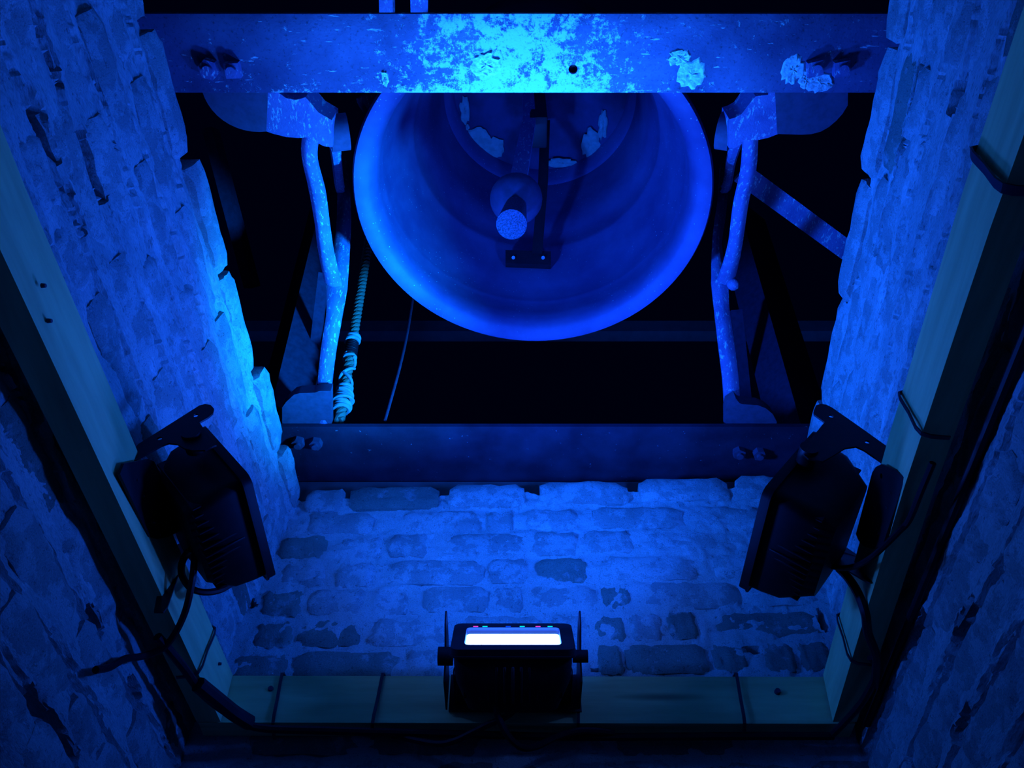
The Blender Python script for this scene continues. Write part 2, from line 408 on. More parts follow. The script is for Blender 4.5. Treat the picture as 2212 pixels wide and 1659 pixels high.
print('JL', JL, 'JR', JR)
side(wl, Lw, 'L', ZTL, JL, None); side(wr, Rw, 'R', ZTR, JR, None)
# bricks of the far wall, course by course as seen
FR = [(1069, 1045, [(664, 746, 0), (757, 949, 1), (970, 1133, 0), (1166, 1357, 0), (1383, 1578, 0), (1597, 1745, 0)]),
      (1122, 0, [(662, 808, 0), (866, 1035, 0), (1052, 1110, 0), (1130, 1248, 0), (1282, 1480, 0), (1508, 1655, 0), (1672, 1760, 0)]),
      (1173, 0, [(606, 708, 1), (735, 828, 0), (840, 925, 0), (960, 1130, 0), (1150, 1250, 0), (1265, 1368, 0), (1388, 1592, 0), (1620, 1760, 0)]),
      (1232, 0, [(607, 708, 0), (722, 808, 0), (845, 1045, 0), (1055, 1140, 0), (1160, 1268, 1), (1300, 1505, 0), (1545, 1650, 0), (1668, 1770, 0)]),
      (1291, 0, [(565, 657, 1), (668, 790, 0), (800, 890, 0), (915, 1055, 0), (1066, 1130, 0), (1142, 1290, 0), (1300, 1365, 1), (1396, 1602, 0), (1630, 1770, 0)]),
      (1357, 0, [(550, 635, 1), (645, 780, 1), (798, 975, 0), (990, 1180, 0), (1190, 1270, 0), (1285, 1352, 1), (1362, 1432, 0), (1445, 1507, 1), (1545, 1776, 1)]),
      (1429, 0, [(505, 622, 1), (637, 862, 1), (877, 960, 0), (970, 1180, 0), (1190, 1275, 0), (1292, 1345, 1), (1352, 1530, 1), (1543, 1620, 1), (1655, 1722, 1), (1732, 1800, 1)])]
for r, (yc, yt, L) in enumerate(FR):
    for a, b, dk in L:
        pa, pb = PY(a, yc, YF), PY(b, yc, YF); u0, u1 = pa.x, pb.x; zc = pa.z + .030 * (u0 + u1) / 2 * (1.4 if r == 0 else .8)
        h = .033 if r else .036
        put_brick(wf, Fw, u0, u1, zc - h, zc + h, random.uniform(-.002, .004) + (.006 if r == 0 else 0), 'brick_dark' if dk else 'brick')
z = PY(1106, 1429, YF).z - PITCH; r = 0
while z > ZB + .03:
    u = -.6 + (r % 2) * .11
    while u < .6:
        put_brick(wf, Fw, u + .008, u + .215, z - .033, z + .033, random.uniform(-.002, .004), 'brick_dark' if random.random() < .3 else 'brick'); u += .223
    z -= PITCH; r += 1

# ------------------------------------------------------------------ timber frame screwed round the walls
tf = thing('pine_ledger', (0, 1.35, .82), 'pale new pine two-by-four frame running round the three shaft walls', 'frame')
def board(pts_in, off, zlo, zhi, m, up_off):
    bm = bmesh.new()
    lo = [Vector((x, y, zlo)) for x, y in pts_in]; hi = [Vector((x + up_off[0], y + up_off[1], zhi)) for x, y in pts_in]
    sec = []
    for l, h in zip(lo, hi): sec.append([l, h, h + Vector(off), l + Vector(off)])
    for A, B in zip(sec, sec[1:]):
        pass
    rings = [[bm.verts.new(p) for p in s] for s in sec]
    for A, B in zip(rings, rings[1:]):
        for i in range(4): bm.faces.new((A[i], A[(i + 1) % 4], B[(i + 1) % 4], B[i]))
    bm.faces.new(rings[0]); bm.faces.new(rings[-1][::-1])
    return fin('board', bm, m, tf, bevel=.003)
YB = 1.352
ZL, ZH = .82, .914
bl = board([(-.585, -.40), (-.563, .40), (-.543, .78), (-.513, YB - .002)], (-.042, 0, 0), ZL, ZH, M['wood_y'], (-.004, 0))
br = board([(.505, -.40), (.516, .40), (.531, .78), (.565, YB - .002)], (.042, 0, 0), ZL, ZH, M['wood_y'], (.011, 0))
bb = board([(-.553, YB), (.606, YB + .004)], (0, .042, 0), ZL, ZH, M['wood_x'], (0, 0))
def stud(p, n, r=.006, name='screw', m='rusty', parent=None, t=.003):
    bm = bmesh.new(); p = Vector(p); n = Vector(n).normalized(); cyl(bm, p - n * .004, p + n * t, r, 12, r * .8)
    return fin(name, bm, M[m], parent or tf)
for px, py in ((585, 1488), (1160, 1530), (1680, 1493)): stud(PY(px, py, YB), (0, -1, 0))
for px, py in ((477, 1434), (97, 617), (110, 693)): stud(PX(px, py, -.5515 if px < 200 else -.5155), (1, 0, 0), .003, t=.001)
stud(PX(1799, 1492, .572), (-1, 0, 0))

# ------------------------------------------------------------------ steel beams with nuts
def beam(name, y0, y1, ye, ze, z0, h, xa, xb, label, mk, group='steel beams carrying the bell'):
    s = [(y0, z0), (y1, z0), (ye, ze), (ye, z0 + h), (y0, z0 + h)] if False else None
    t = thing(name, ((xa + xb) / 2, (y0 + y1) / 2, z0), label, 'beam', group)
    sec = [(y0, z0), (y1, z0), (ye, ze), (ye, ze + .010), (y1, z0 + .012), (y0, z0 + .012)]
    bm = bmesh.new()
    A = [Vector((xa, y, z)) for y, z in sec]; B = [Vector((xb, y, z)) for y, z in sec]
    hull(bm, A, B)
    me = fin('flange', bm, M[mk], t, bevel=.002)
    bm = bmesh.new(); yw = y0 + (-.02 if y0 > y1 else .09)
    hull(bm, [Vector((xa, y, z)) for y, z in ((yw - .005, z0 + .008), (yw + .005, z0 + .008), (yw + .005, z0 + h), (yw - .005, z0 + h))],
         [Vector((xb, y, z)) for y, z in ((yw - .005, z0 + .008), (yw + .005, z0 + .008), (yw + .005, z0 + h), (yw - .005, z0 + h))])
    fin('web', bm, M[mk], t)
    return t, me
ZN = 1.56
yA, yB_, yC = PZ(1106, 200, ZN).y, PZ(1106, 70, ZN).y, PZ(1106, 27, ZN + .020).y
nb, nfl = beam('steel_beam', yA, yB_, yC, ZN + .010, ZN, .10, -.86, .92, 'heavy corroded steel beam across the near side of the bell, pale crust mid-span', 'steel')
ZF = 1.555
yD, yE = PZ(1106, 922, ZF).y, PZ(1106, 1004, ZF).y
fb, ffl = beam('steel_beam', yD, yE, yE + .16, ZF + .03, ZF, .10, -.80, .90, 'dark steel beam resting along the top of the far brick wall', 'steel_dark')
fb.name = 'steel_beam'
# real bolt hole through the near flange
def drill(o, p, r):
    bm = bmesh.new(); cyl(bm, Vector(p) - Vector((0, 0, .05)), Vector(p) + Vector((0, 0, .08)), r, 20); bmesh.ops.recalc_face_normals(bm, faces=bm.faces)
    me = bpy.data.meshes.new('t'); bm.to_mesh(me); bm.free(); c = bpy.data.objects.new('t', me); C.objects.link(c)
    md = o.modifiers.new('b', 'BOOLEAN'); md.object = c; md.operation = 'DIFFERENCE'; md.solver = 'EXACT'
    dg = bpy.context.evaluated_depsgraph_get(); new = bpy.data.meshes.new_from_object(o.evaluated_get(dg))
    o.modifiers.clear(); o.data = new; bpy.data.objects.remove(c)
drill(nfl, PZ(1238, 150, ZN), .0085); o = stud(PZ(1238, 150, ZN) + Vector((0, .002, .0105)), (0, 0, -1), .0105, 'hole_plug', 'black', nb, .001)  # black disc inside the hole paints its shade
def nut(px, py, z, parent, n=4, r=.017, rot=.2, name='nut'):
    p = PZ(px, py, z); bm = bmesh.new()
    hull(bm, [p + Vector((r * math.cos(rot + 2 * math.pi * i / n), r * math.sin(rot + 2 * math.pi * i / n), .004)) for i in range(n)],
         [p + Vector((r * math.cos(rot + 2 * math.pi * i / n), r * math.sin(rot + 2 * math.pi * i / n), -.016)) for i in range(n)])
    cyl(bm, p + Vector((0, 0, 0)), p + Vector((0, 0, -.024)), r * .5, 12)
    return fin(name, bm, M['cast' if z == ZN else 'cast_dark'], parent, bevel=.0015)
for a in ((455, 146, .3, 6), (506, 148, .75, 4), (1757, 144, .55, 4), (1814, 144, .6, 4)): nut(a[0], a[1], ZN, nb, a[3], .019, a[2])
for a in ((646, 952, .3, 6), (684, 954, .2, 6), (1595, 974, .4, 6), (1638, 976, .1, 6)): nut(a[0], a[1], ZF, fb, a[3], .016, a[2])
def crust(px, py, z, w, h, parent, seed, t=.004, s=.9e-3, m='crust', lab='pale crusty deposit'):
    """lumpy pale deposit stuck under the beam"""
    c = PZ(px, py, z); bm = bmesh.new(); n, k = 26, 6; rings = []
    cen = bm.verts.new(c + Vector((0, 0, -t)))
    for q in range(1, k + 1):
        ring = []
        for i in range(n):
            a = 2 * math.pi * i / n; rr = q / k * (1 + .38 * noise.noise(Vector((math.cos(a) * 2.2, math.sin(a) * 2.2, seed))) + .2 * noise.noise(Vector((math.cos(a) * 6, math.sin(a) * 6, seed))))
            zz = -t * (1 if q < k else -.3) * (.6 + .9 * noise.noise(Vector((a * 3, q * 1.3, seed + 4)))) if q < k else .001
            ring.append(bm.verts.new(c + Vector((math.cos(a) * rr * w * s / 2, math.sin(a) * rr * h * s / 2, zz))))
        rings.append(ring)
    for i in range(n): bm.faces.new((cen, rings[0][i], rings[0][(i + 1) % n]))
    for A, B in zip(rings, rings[1:]):
        for i in range(n): bm.faces.new((A[i], A[(i + 1) % n], B[(i + 1) % n], B[i]))
    o = fin('crust_patch', bm, M[m], parent); o['label'] = lab
for a in ((1468, 124, 48, 34, 1), (1493, 160, 62, 62, 2), (1712, 150, 50, 62, 3), (1740, 172, 30, 40, 6), (1770, 178, 62, 42, 4), (832, 170, 16, 34, 5), (1050, 140, 62, 50, 7)): crust(a[0], a[1], ZN, a[2], a[3], nb, a[4])
tm = bmesh.new(); box(tm, (.05, YF + .12, 1.515), (1.5, .12, .07)); o = fin('timber_plate', tm, M['old'], bevel=.004)
tag(o, 'dark timber wall plate bedded behind the top course of the far wall', 'beam')

# ------------------------------------------------------------------ cast-iron side frames of the bell
RECT = lambda a, b: [(-a, -b), (a, -b), (a, b), (-a, b)]
def member(bm, pts, w, t=.010):
    """pts: (px, py, z) measured; w px widths list or one"""
    P = [PZ(*p) for p in pts]; path = smooth_path(P, 5)
    ws = w if isinstance(w, list) else [w] * len(P)
    rr = []
    for i, p in enumerate(path):
        f = i / (len(path) - 1) * (len(ws) - 1); a = int(f); b = min(a + 1, len(ws) - 1)
        wp = lerp(ws[a], ws[b], f - a); d = p.y * cp + p.z * sp_
        rr.append((wp / FPX * d / 2, 1.0))
    # T-like section: flat face with a raised rib
    sec = [(-1, t * .2), (-1, -t * .6), (-.35, -t * .8), (-.2, -t * 1.5), (.2, -t * 1.5), (.35, -t * .8), (1, -t * .6), (1, t * .2), (.3, t), (-.3, t)]
    sweep(bm, path, sec, rr, up=Vector((0, -.4, -1)))
def lobe(bm, pts, z, h): prism(bm, [PZ(x, y, z) for x, y in pts], (0, 0, h))
def iron_frame(name, label, near_lobe, near_boss, boss_cyl, far_foot, strut, sw, far_leg, fw, near_leg, knob=None):
    t = thing(name, PZ(*far_leg[0]), label, 'bell frame', 'cast-iron side frames holding the bell')
    bm = bmesh.new(); lobe(bm, near_lobe, ZN + .014, .022); fin('foot', bm, M['cast_dark'], t, bevel=.003)
    bm = bmesh.new(); lobe(bm, near_boss, ZN + .016, .07); fin('boss', bm, M['cast'], t, bevel=.004)
    bm = bmesh.new(); cyl(bm, *boss_cyl, .036, 20); fin('pivot', bm, M['cast_dark'], t, bevel=.004)
    bm = bmesh.new(); lobe(bm, far_foot, ZF + .014, .03); fin('foot', bm, M['cast_dark'], t, bevel=.003)
    bm = bmesh.new(); member(bm, strut, sw); fin('strut', bm, M['cast'], t)
    bm = bmesh.new(); member(bm, far_leg, fw); fin('leg', bm, M['cast'], t)
    bm = bmesh.new(); member(bm, near_leg, 22); fin('leg', bm, M['cast'], t)
    if knob:
        bm = bmesh.new(); bmesh.ops.create_icosphere(bm, subdivisions=2, radius=.016)
        for v in bm.verts: v.co += PZ(*knob)
        fin('lug', bm, M['cast'], t)
    return t
def arcp(cx_, cy_, rx, ry, a0, a1, n=12): return [(cx_ + rx * math.cos(R(a0 + (a1 - a0) * i / n)), cy_ + ry * math.sin(R(a0 + (a1 - a0) * i / n))) for i in range(n + 1)]
c3 = lambda L: [(1472 + u / 2.989, v / 2.989) for u, v in L]
z4 = lambda L: [(1500 + u / 4.1475, 600 + v / 4.1475) for u, v in L]
z1c = lambda L: [(560 + u / 4.1475, 560 + v / 4.1475) for u, v in L]
fl_ = iron_frame('cast_iron_frame', 'weathered cast-iron side frame left of the bell, feet bolted to both beams',
    arcp(560, 165, 128, 120, 180, 90) + [(575, 284), (580, 165)],
    [(562, 165), (600, 165), (600, 199), (618, 212), (640, 216), (660, 210), (672, 224), (688, 243), (717, 260), (719, 300), (718, 318), (700, 316), (680, 306), (668, 296), (645, 298), (618, 296), (590, 289), (573, 283)],
    (PZ(712, 288, ZN + .06), PZ(752, 284, ZN + .07)),
    z1c([(205, 1500), (205, 1330), (240, 1280), (310, 1215), (360, 1200), (500, 1195), (540, 1180), (640, 1180), (645, 1500)]),
    [(672, 285, 1.60), (668, 340, 1.62), (684, 410, 1.66), (695, 480, 1.70), (704, 545, 1.75), (719, 612, 1.80)], [36, 33, 36, 32, 34, 38],
    [(700, 915, 1.575), (700, 850, 1.60), (709, 760, 1.66), (722, 680, 1.73), (728, 620, 1.80), (738, 540, 1.90), (743, 470, 2.0), (742, 400, 2.15), (738, 340, 2.45)], [32, 30, 32, 34, 44, 34, 30, 26, 20],
    [(716, 290, 1.62), (724, 330, 1.80), (732, 400, 2.05), (738, 410, 2.2), (738, 340, 2.45)])
fr_ = iron_frame('cast_iron_frame', 'weathered cast-iron side frame right of the bell, crusted along its upper strut',
    c3([(600, 500), (1070, 500), (1075, 600), (1074, 680), (1040, 735), (1000, 780), (950, 822), (900, 850), (840, 866), (780, 870), (620, 865)]),
    c3([(660, 500), (590, 520), (560, 612), (480, 622), (430, 680), (390, 735), (350, 758), (310, 770), (305, 860), (305, 955), (350, 953), (390, 930), (400, 903), (490, 905), (560, 890), (625, 865), (650, 760), (680, 640)]),
    (PZ(1580, 286, ZN + .06), PZ(1552, 282, ZN + .07)),
    z4([(280, 1420), (280, 1200), (295, 1130), (370, 1080), (400, 1120), (430, 1133), (570, 1142), (640, 1170), (700, 1220), (738, 1290), (738, 1420)]),
    [(1622, 290, 1.60), (1617, 368, 1.63), (1601, 440, 1.67), (1590, 520, 1.73), (1579, 570, 1.77), (1566, 612, 1.81)], [32, 33, 32, 30, 34, 40],
    [(1583, 925, 1.575), (1579, 830, 1.62), (1569, 745, 1.68), (1559, 665, 1.76), (1555, 610, 1.81), (1549, 530, 1.92), (1556, 470, 2.02), (1562, 420, 2.15), (1565, 360, 2.45)], [34, 34, 34, 32, 36, 20, 22, 20, 18],
    [(1596, 300, 1.64), (1580, 350, 1.82), (1572, 400, 2.02), (1565, 405, 2.2), (1565, 360, 2.45)], (1584, 614, 1.79))

# ------------------------------------------------------------------ the bell
BC = Vector((.0435, .800, 1.78))
bell = thing('church_bell', BC, 'large bronze bell hanging mouth-down between the cast-iron frames', 'bell')
TM = Matrix.Rotation(R(3.2), 4, 'Y') @ Matrix.Rotation(R(2.4), 4, 'X') @ Matrix.Diagonal((1, .968, 1, 1))
inner = [(.378, .012), (.370, .020), (.364, .040), (.363, .07), (.366, .10), (.363, .115), (.362, .125), (.363, .140), (.352, .19), (.334, .27), (.325, .315), (.3205, .324), (.3185, .338), (.3185, .35), (.309, .40), (.300, .42), (.292, .50), (.284, .58), (.278, .645), (.268, .655), (.258, .72)]
outer = [(.235, .775), (.262, .755), (.286, .69), (.300, .60), (.312, .50), (.328, .40), (.350, .28), (.378, .16), (.400, .08), (.412, .03), (.413, .010), (.408, .0), (.400, .001), (.388, .006), (.378, .012)]
bm = bmesh.new(); lathe(bm, outer + inner[1:], BC, 128, TM); o = fin('bell_shell', bm, M['bell'], bell)
bm = bmesh.new(); lathe(bm, [(.258, .72), (.236, .728), (.20, .732), (.10, .735), (0, .736)], BC, 96, TM)
ex = [(0, .79), (.12, .788), (.20, .783), (.236, .774), (.262, .755)]
lathe_bm = bm
o = fin('crown', bm, M['crown'], bell)
bm = bmesh.new(); lathe(bm, ex, BC, 96, TM); o = fin('crown_cap', bm, M['bell'], bell)
for a in ((1035, 300, 55, 45, 11), (1062, 322, 62, 48, 18), (1004, 238, 22, 60, 12), (1276, 312, 44, 62, 13), (1302, 270, 22, 62, 14), (1212, 352, 80, 20, 15), (1010, 275, 10, 14, 16)):
    crust(a[0], a[1], BC.z + .728 - .02 * (a[0] > 1200) + .006, a[2], a[3] * 1.15, bell, a[4], .003, 1.28e-3, 'flake', 'pale flake of old paint on the crown')
# clapper: flat-sided rod, ball and tail
cx0 = PZ(1115, 430, 1.834); ct = PZ(1105, 485, 1.647)
clap = None
bm = bmesh.new(); tp = PZ(1143, 262, 2.28)
sweep(bm, [tp + Vector((.0, -.01, .2)), tp, cx0 + Vector((0, 0, .03))], RECT(.019, .010), [.9, .95, 1.1], up=Vector((0, 1, 0)))
clap = fin('clapper', bm, M['cast'], bell, bevel=.002)
bm = bmesh.new(); bmesh.ops.create_uvsphere(bm, u_segments=32, v_segments=20, radius=.062)
for v in bm.verts: v.co = Vector((v.co.x, v.co.y, v.co.z * .9)) + cx0
fin('ball', bm, M['clap'], clap)
bm = bmesh.new(); cyl(bm, cx0 + Vector((0, 0, -.03)), ct, .024, 24, .0335); fin('tail', bm, M['tail'], clap, bevel=.003)
bm = bmesh.new(); box(bm, (0, 0, 0), (.05, .09, .22));
for v in bm.verts: v.co += BC + Vector((.03, .02, .61))
fin('clapper_hanger', bm, M['black'], bell, bevel=.006)
# stop strap and its bracket on the inner wall
s0, s1 = Vector((.098, .84, 2.43)), PZ(1160, 552, 2.045) + Vector((0, -.004, .0))
bm = bmesh.new(); sweep(bm, [s0, s0.lerp(s1, .5) + Vector((.004, -.02, -.02)), s1], RECT(.014, .006), up=Vector((0, 1, .4))); st = fin('stop_strap', bm, M['black'], bell, bevel=.001)
pc = PZ(1141, 557, 2.08); bm = bmesh.new()
prism(bm, [PZ(1092, 540, 2.055), PZ(1190, 543, 2.055), PZ(1190, 572, 2.02), PZ(1092, 568, 2.02)], (0, .02, .012)); bk = fin('strap_bracket', bm, M['black'], bell, bevel=.002)
for px in (1109, 1173):
    p = PZ(px, 557, 2.034); bm = bmesh.new(); cyl(bm, p + Vector((0, .004, .006)), p + Vector((0, -.004, -.006)), .0048, 12); fin('bolt', bm, M['cord'], bk)
bm = bmesh.new(); tube(bm, [(-.47, .86, 2.62), (-.40, .83, 2.66), (-.25, .80, 2.66), (.04, .79, 2.62), (.30, .80, 2.66), (.46, .84, 2.66), (.53, .87, 2.62)], .032, 12)
fin('headstock', bm, M['cast'], bell)

# ------------------------------------------------------------------ floodlights
def frame_mtx(c, n, xdir):
    n = Vector(n).normalized(); x = Vector(xdir); x = (x - n * x.dot(n)).normalized(); y = n.cross(x)
    return Matrix(((x.x, y.x, n.x, c[0]), (x.y, y.y, n.y, c[1]), (x.z, y.z, n.z, c[2]), (0, 0, 0, 1)))
def rrect(w, h, r, n=4):
    out = []
    for sx, sy, a in ((1, 1, 0), (-1, 1, 90), (-1, -1, 180), (1, -1, 270)):
        for i in range(n + 1):
            t = R(a + 90 * i / n); out.append((sx * (w / 2 - r) + r * math.cos(t), sy * (h / 2 - r) + r * math.sin(t)))
    return out
def loft(bm, secs, mtx):
    rings = [[bm.verts.new(mtx @ Vector((x, y + oy, z))) for x, y in rrect(w, h, r)] for w, h, r, z, oy in secs]
    n = len(rings[0])
    for A, B in zip(rings, rings[1:]):
        for i in range(n): bm.faces.new((A[i], A[(i + 1) % n], B[(i + 1) % n], B[i]))
    bm.faces.new(rings[0]); bm.faces.new(rings[-1])
def flood(key, c, n, xdir, W, H, label, oy=0, D=.095, lw=.165, lh=.075):
    """c: centre of the lens plane; n: where it points; local x = long side (tilt axis)"""
    mt = frame_mtx(c, n, xdir)
    t = thing('floodlight', c, label, 'floodlight')
    bm = bmesh.new(); loft(bm, [(W * .95, H * .93, .014, -.012, 0), (W * .95, H * .92, .016, -.03, oy * .2), (W * .92, H * .90, .02, -.06, oy * .5), (W * .74, H * .68, .022, -D, oy)], mt)
    fin('housing', bm, M['black'], t, bevel=0)
    bm = bmesh.new(); es = rrect(W, H, .014)
    plate(bm, [mt @ Vector((x, y, -.012)) for x, y in es], [[mt @ Vector((x, y, -.012)) for x, y in rrect(lw, lh, .008)]], mt.to_3x3() @ Vector((0, 0, .014)))
    bz = fin('bezel', bm, M['black'], t)
    bm = bmesh.new(); plate(bm, [mt @ Vector((x, y, -.013)) for x, y in rrect(W + .004, H + .004, .016)], [[mt @ Vector((x, y, -.013)) for x, y in rrect(W - .004, H - .004, .012)]], mt.to_3x3() @ Vector((0, 0, .003)))
    fin('gasket', bm, M['rubber'], t)
    bm = bmesh.new(); loft(bm, [(lw + .002, lh + .002, .008, -.0125, 0), (lw + .002, lh + .002, .008, -.010, 0)], mt); fin('lens', bm, M['lens'], t)
    for k in range(13):
        f = (k + .5) / 13; bm = bmesh.new(); x = (f - .5) * W * .84
        e = 1 - abs(f - .5) * .35
        box(bm, (x, oy * .55, -.060), (.0045, H * .94 * e, .064 * e), mt); 
        fin('cooling_fin', bm, M['black'], t, bevel=.0012, seg=1)
    E, spr, col, E2, col2 = FLOOD[key]
    for e_, sp, c_, off in ((E, spr, col, -.0065), (E2, 136, col2, -.006)):
        l = bpy.data.lights.new('flood_' + key, 'AREA'); l.shape = 'RECTANGLE'; l.size = lw * .96; l.size_y = lh * .9; l.energy = e_; l.color = c_; l.spread = R(sp)
        lo = bpy.data.objects.new('led_array', l); C.objects.link(lo)
        m2 = mt.copy(); m2.translation = mt @ Vector((0, 0, off)); lo.parent = t
        lo.matrix_basis = Matrix.Translation(-Vector(c)) @ m2 @ Matrix.Rotation(math.pi, 4, 'X')
    return t, mt, bz
def arm(t, loop, holes, plane, vec, name='yoke_arm', hr=.004):
    hs = []
    for h in holes:
        p = plane(*h)
        n = Vector(vec).normalized(); a = n.orthogonal().normalized(); b = n.cross(a)
        hs.append([p + a * hr * math.cos(2 * math.pi * i / 10) + b * hr * math.sin(2 * math.pi * i / 10) for i in range(10)])
    bm = bmesh.new(); plate(bm, [plane(*q) for q in loop], hs, vec); return fin(name, bm, M['black'], t, smooth=False)
def screws(t, pts, plane, n, r=.003):
    for q in pts: stud(plane(*q), n, r, 'screw', 'chrome', t, .002)

# left floodlight, seen from behind, aimed across at the right wall
nl = Vector((.755, 0, .655)); A = Vector((-.386, .84, .90)); dl = Vector((-.655, 0, .755)); Hl = .165
cl_ = A + dl * Hl / 2 + Vector((0, .112, 0))
FLt, mtl, _ = flood('left', cl_, nl, (0, 1, 0), .225, Hl, 'black floodlight on the left board, back turned, cable looped below it', 0)
z2 = lambda L: [(220 + u / 3.318, 840 + v / 3.318) for u, v in L]
YLn = .803
arm(FLt, z2([(700, 118), (740, 108), (780, 115), (803, 140), (795, 175), (760, 205), (700, 240), (760, 330), (820, 400), (740, 438), (650, 440), (590, 425), (540, 395), (480, 388), (430, 405), (330, 462), (250, 500), (200, 540), (140, 590), (160, 530), (210, 450), (262, 395)]),
    z2([(672, 190), (414, 355)]), lambda x, y: PY(x, y, YLn), (0, .003, 0))
YLf = 1.075
arm(FLt, z2([(655, 1060), (715, 1150), (640, 1180), (590, 1240), (560, 1300), (470, 1560), (440, 1600), (372, 1600), (390, 1500), (460, 1270), (510, 1130)]), [], lambda x, y: PY(x, y, lerp(YLf, .992, (y - 1155) / 170)), (0, .003, 0))
XB = -.535
arm(FLt, z2([(160, 535), (330, 503), (375, 520), (400, 570), (565, 960), (567, 1000), (540, 1030), (470, 1062), (400, 1075), (340, 1060), (130, 610)]), z2([(512, 975)]), lambda x, y: PX(x, y, XB), (-.004, 0, 0), 'yoke_base', .005)
screws(FLt, z2([(252, 652), (305, 772), (425, 785), (375, 962), (418, 1045)]), lambda x, y: PX(x, y, XB), (1, 0, 0), .0025)
bm = bmesh.new(); p = PY(*z2([(640, 330)])[0], YLn); cyl(bm, p + Vector((0, -.006, 0)), p + Vector((0, .03, 0)), .014, 16); fin('knob', bm, M['black'], FLt, bevel=.002)

# right floodlight
nr = Vector((-.763, 0, .646)); A = Vector((.3755, .866, .90)) * .985; dr = Vector((.646, 0, .763)); Hr = .185
cr_ = A + dr * Hr / 2 + Vector((0, .112, 0))
FRt, mtr, _ = flood('right', cr_, nr, (0, -1, 0), .225, Hr, 'black floodlight on the right board, back turned, tilted towards the left wall', 0, .105)
z3 = lambda L: [(1560 + u / 3.318, 840 + v / 3.318) for u, v in L]
YRn = .828
arm(FRt, z3([(655, 160), (672, 118), (705, 108), (745, 112), (790, 135), (1000, 282), (1200, 425), (1245, 480), (1290, 580), (1300, 620), (1180, 560), (1130, 515), (1020, 440), (960, 412), (880, 425), (800, 475), (720, 520), (620, 500), (560, 450), (735, 238), (658, 182)]),
    z3([(782, 195), (1040, 380)]), lambda x, y: PY(x, y, YRn), (0, .003, 0))
YRf = 1.09
arm(FRt, z3([(855, 1110), (740, 1230), (800, 1270), (900, 1300), (1000, 1360), (1060, 1390), (1085, 1385), (1110, 1280), (1005, 1215)]), z3([(825, 1160)]), lambda x, y: PY(x, y, lerp(YRf, .985, (y - 1170) / 90)), (0, .003, 0))
XR_ = .532
arm(FRt, z3([(1140, 540), (1100, 560), (1075, 600), (958, 1040), (975, 1085), (1010, 1125), (1080, 1150), (1150, 1120), (1310, 640), (1240, 580)]), z3([(1140, 625), (1025, 1030)]), lambda x, y: PX(x, y, XR_), (.004, 0, 0), 'yoke_base', .004)
screws(FRt, z3([(1210, 745), (1185, 850), (1085, 845), (1120, 1035)]), lambda x, y: PX(x, y, XR_), (-1, 0, 0), .0025)
bm = bmesh.new(); p = PY(*z3([(620, 440)])[0], YRn); cyl(bm, p + Vector((0, -.006, 0)), p + Vector((0, .03, 0)), .014, 16); fin('knob', bm, M['black'], FRt, bevel=.002)

# centre floodlight, lens in view
YC = 1.225
cc = PY(1108, 1376, YC)
nc = Vector((0, -.845, .535))
FCt, mtc, bz = flood('centre', cc, nc, (1, 0, 0), .212, .122, 'lit floodlight at the middle of the far board, glowing white lens in view', -.01, .11, .166, .080)
for s, x0 in ((-1, 985), (1, 1243)):
    xx = cc.x + s * .1165
    bm = bmesh.new(); P = [Vector((xx, y, z)) for y, z in ((1.345, .84), (1.345, .90), (1.27, .935), (1.21, .946), (1.195, .938), (1.20, .915), (1.25, .88), (1.26, .84))]
    prism(bm, P, (.003 * s, 0, 0)); fin('yoke_arm', bm, M['black'], FCt, smooth=False)
    bm = bmesh.new(); p = Vector((xx, cc.y + .02, cc.z - .025)); cyl(bm, p - Vector((s * .012, 0, 0)), p + Vector((s * .014, 0, 0)), .016 if s < 0 else .011, 18); fin('knob', bm, M['black'], FCt, bevel=.002)
bm = bmesh.new(); box(bm, (cc.x + .004, 1.343, .872), (.236, .004, .075)); fin('yoke_base', bm, M['black'], FCt, bevel=.001)
# square junction box under the housing
bm = bmesh.new()
P0 = [PY(976, 1482, 1.255), PY(1240, 1482, 1.255), PY(1240, 1522, 1.255), PY(976, 1522, 1.255)]
for i, q in enumerate(P0): pass
x0, x1 = P0[0].x, P0[1].x; za, zb = .848, cc.z - .035
box(bm, ((x0 + x1) / 2, 1.298, (za + zb) / 2), (x1 - x0, .088, zb - za)); fin('driver_box', bm, M['black'], FCt, bevel=.008, seg=3)
for px, py in ((1031, 1495), (1143, 1497), (1180, 1497)): stud(PZ(px, py, .848), (0, -.1, -1), .0028, 'screw', 'chrome', FCt, .002)
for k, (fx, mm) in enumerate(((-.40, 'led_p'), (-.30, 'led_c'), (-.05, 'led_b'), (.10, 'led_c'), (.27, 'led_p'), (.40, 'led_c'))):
    bm = bmesh.new(); box(bm, (fx * .168, .0445, .0005), (.009, .003, .004), mtc); fin('led', bm, M[mm], FCt)  # coloured reflections on the bezel, drawn as small glowing blocks

# ------------------------------------------------------------------ cables and ties
def cable(name, pts, r, label, cat='cable', m='rubber', group=None):
    bm = bmesh.new(); tube(bm, pts, r, 8, 7); o = fin(name, bm, M[m]); tag(o, label, cat, group); return o
yb_, zb_ = YB + .02, .808
cable('power_cable', [PZ(340, 1375, .80), PZ(395, 1440, .80), PZ(440, 1500, .812), PZ(500, 1545, .806), PZ(560, 1572, .806), PZ(700, 1578, .806), PZ(960, 1585, .808), PZ(1250, 1592, .806), PZ(1600, 1590, .806), PZ(1800, 1590, .806)], .007, 'thick black cable bundle clipped under the far pine board')
cable('power_cable', [PZ(428, 1478, .803), PZ(470, 1512, .803), PZ(505, 1540, .803), PZ(540, 1562, .803)], .013, 'short ribbed black cable sleeve at the left corner of the pine frame')
c9 = lambda L: [(880 + u / 4.377, 1280 + v / 4.377) for u, v in L]
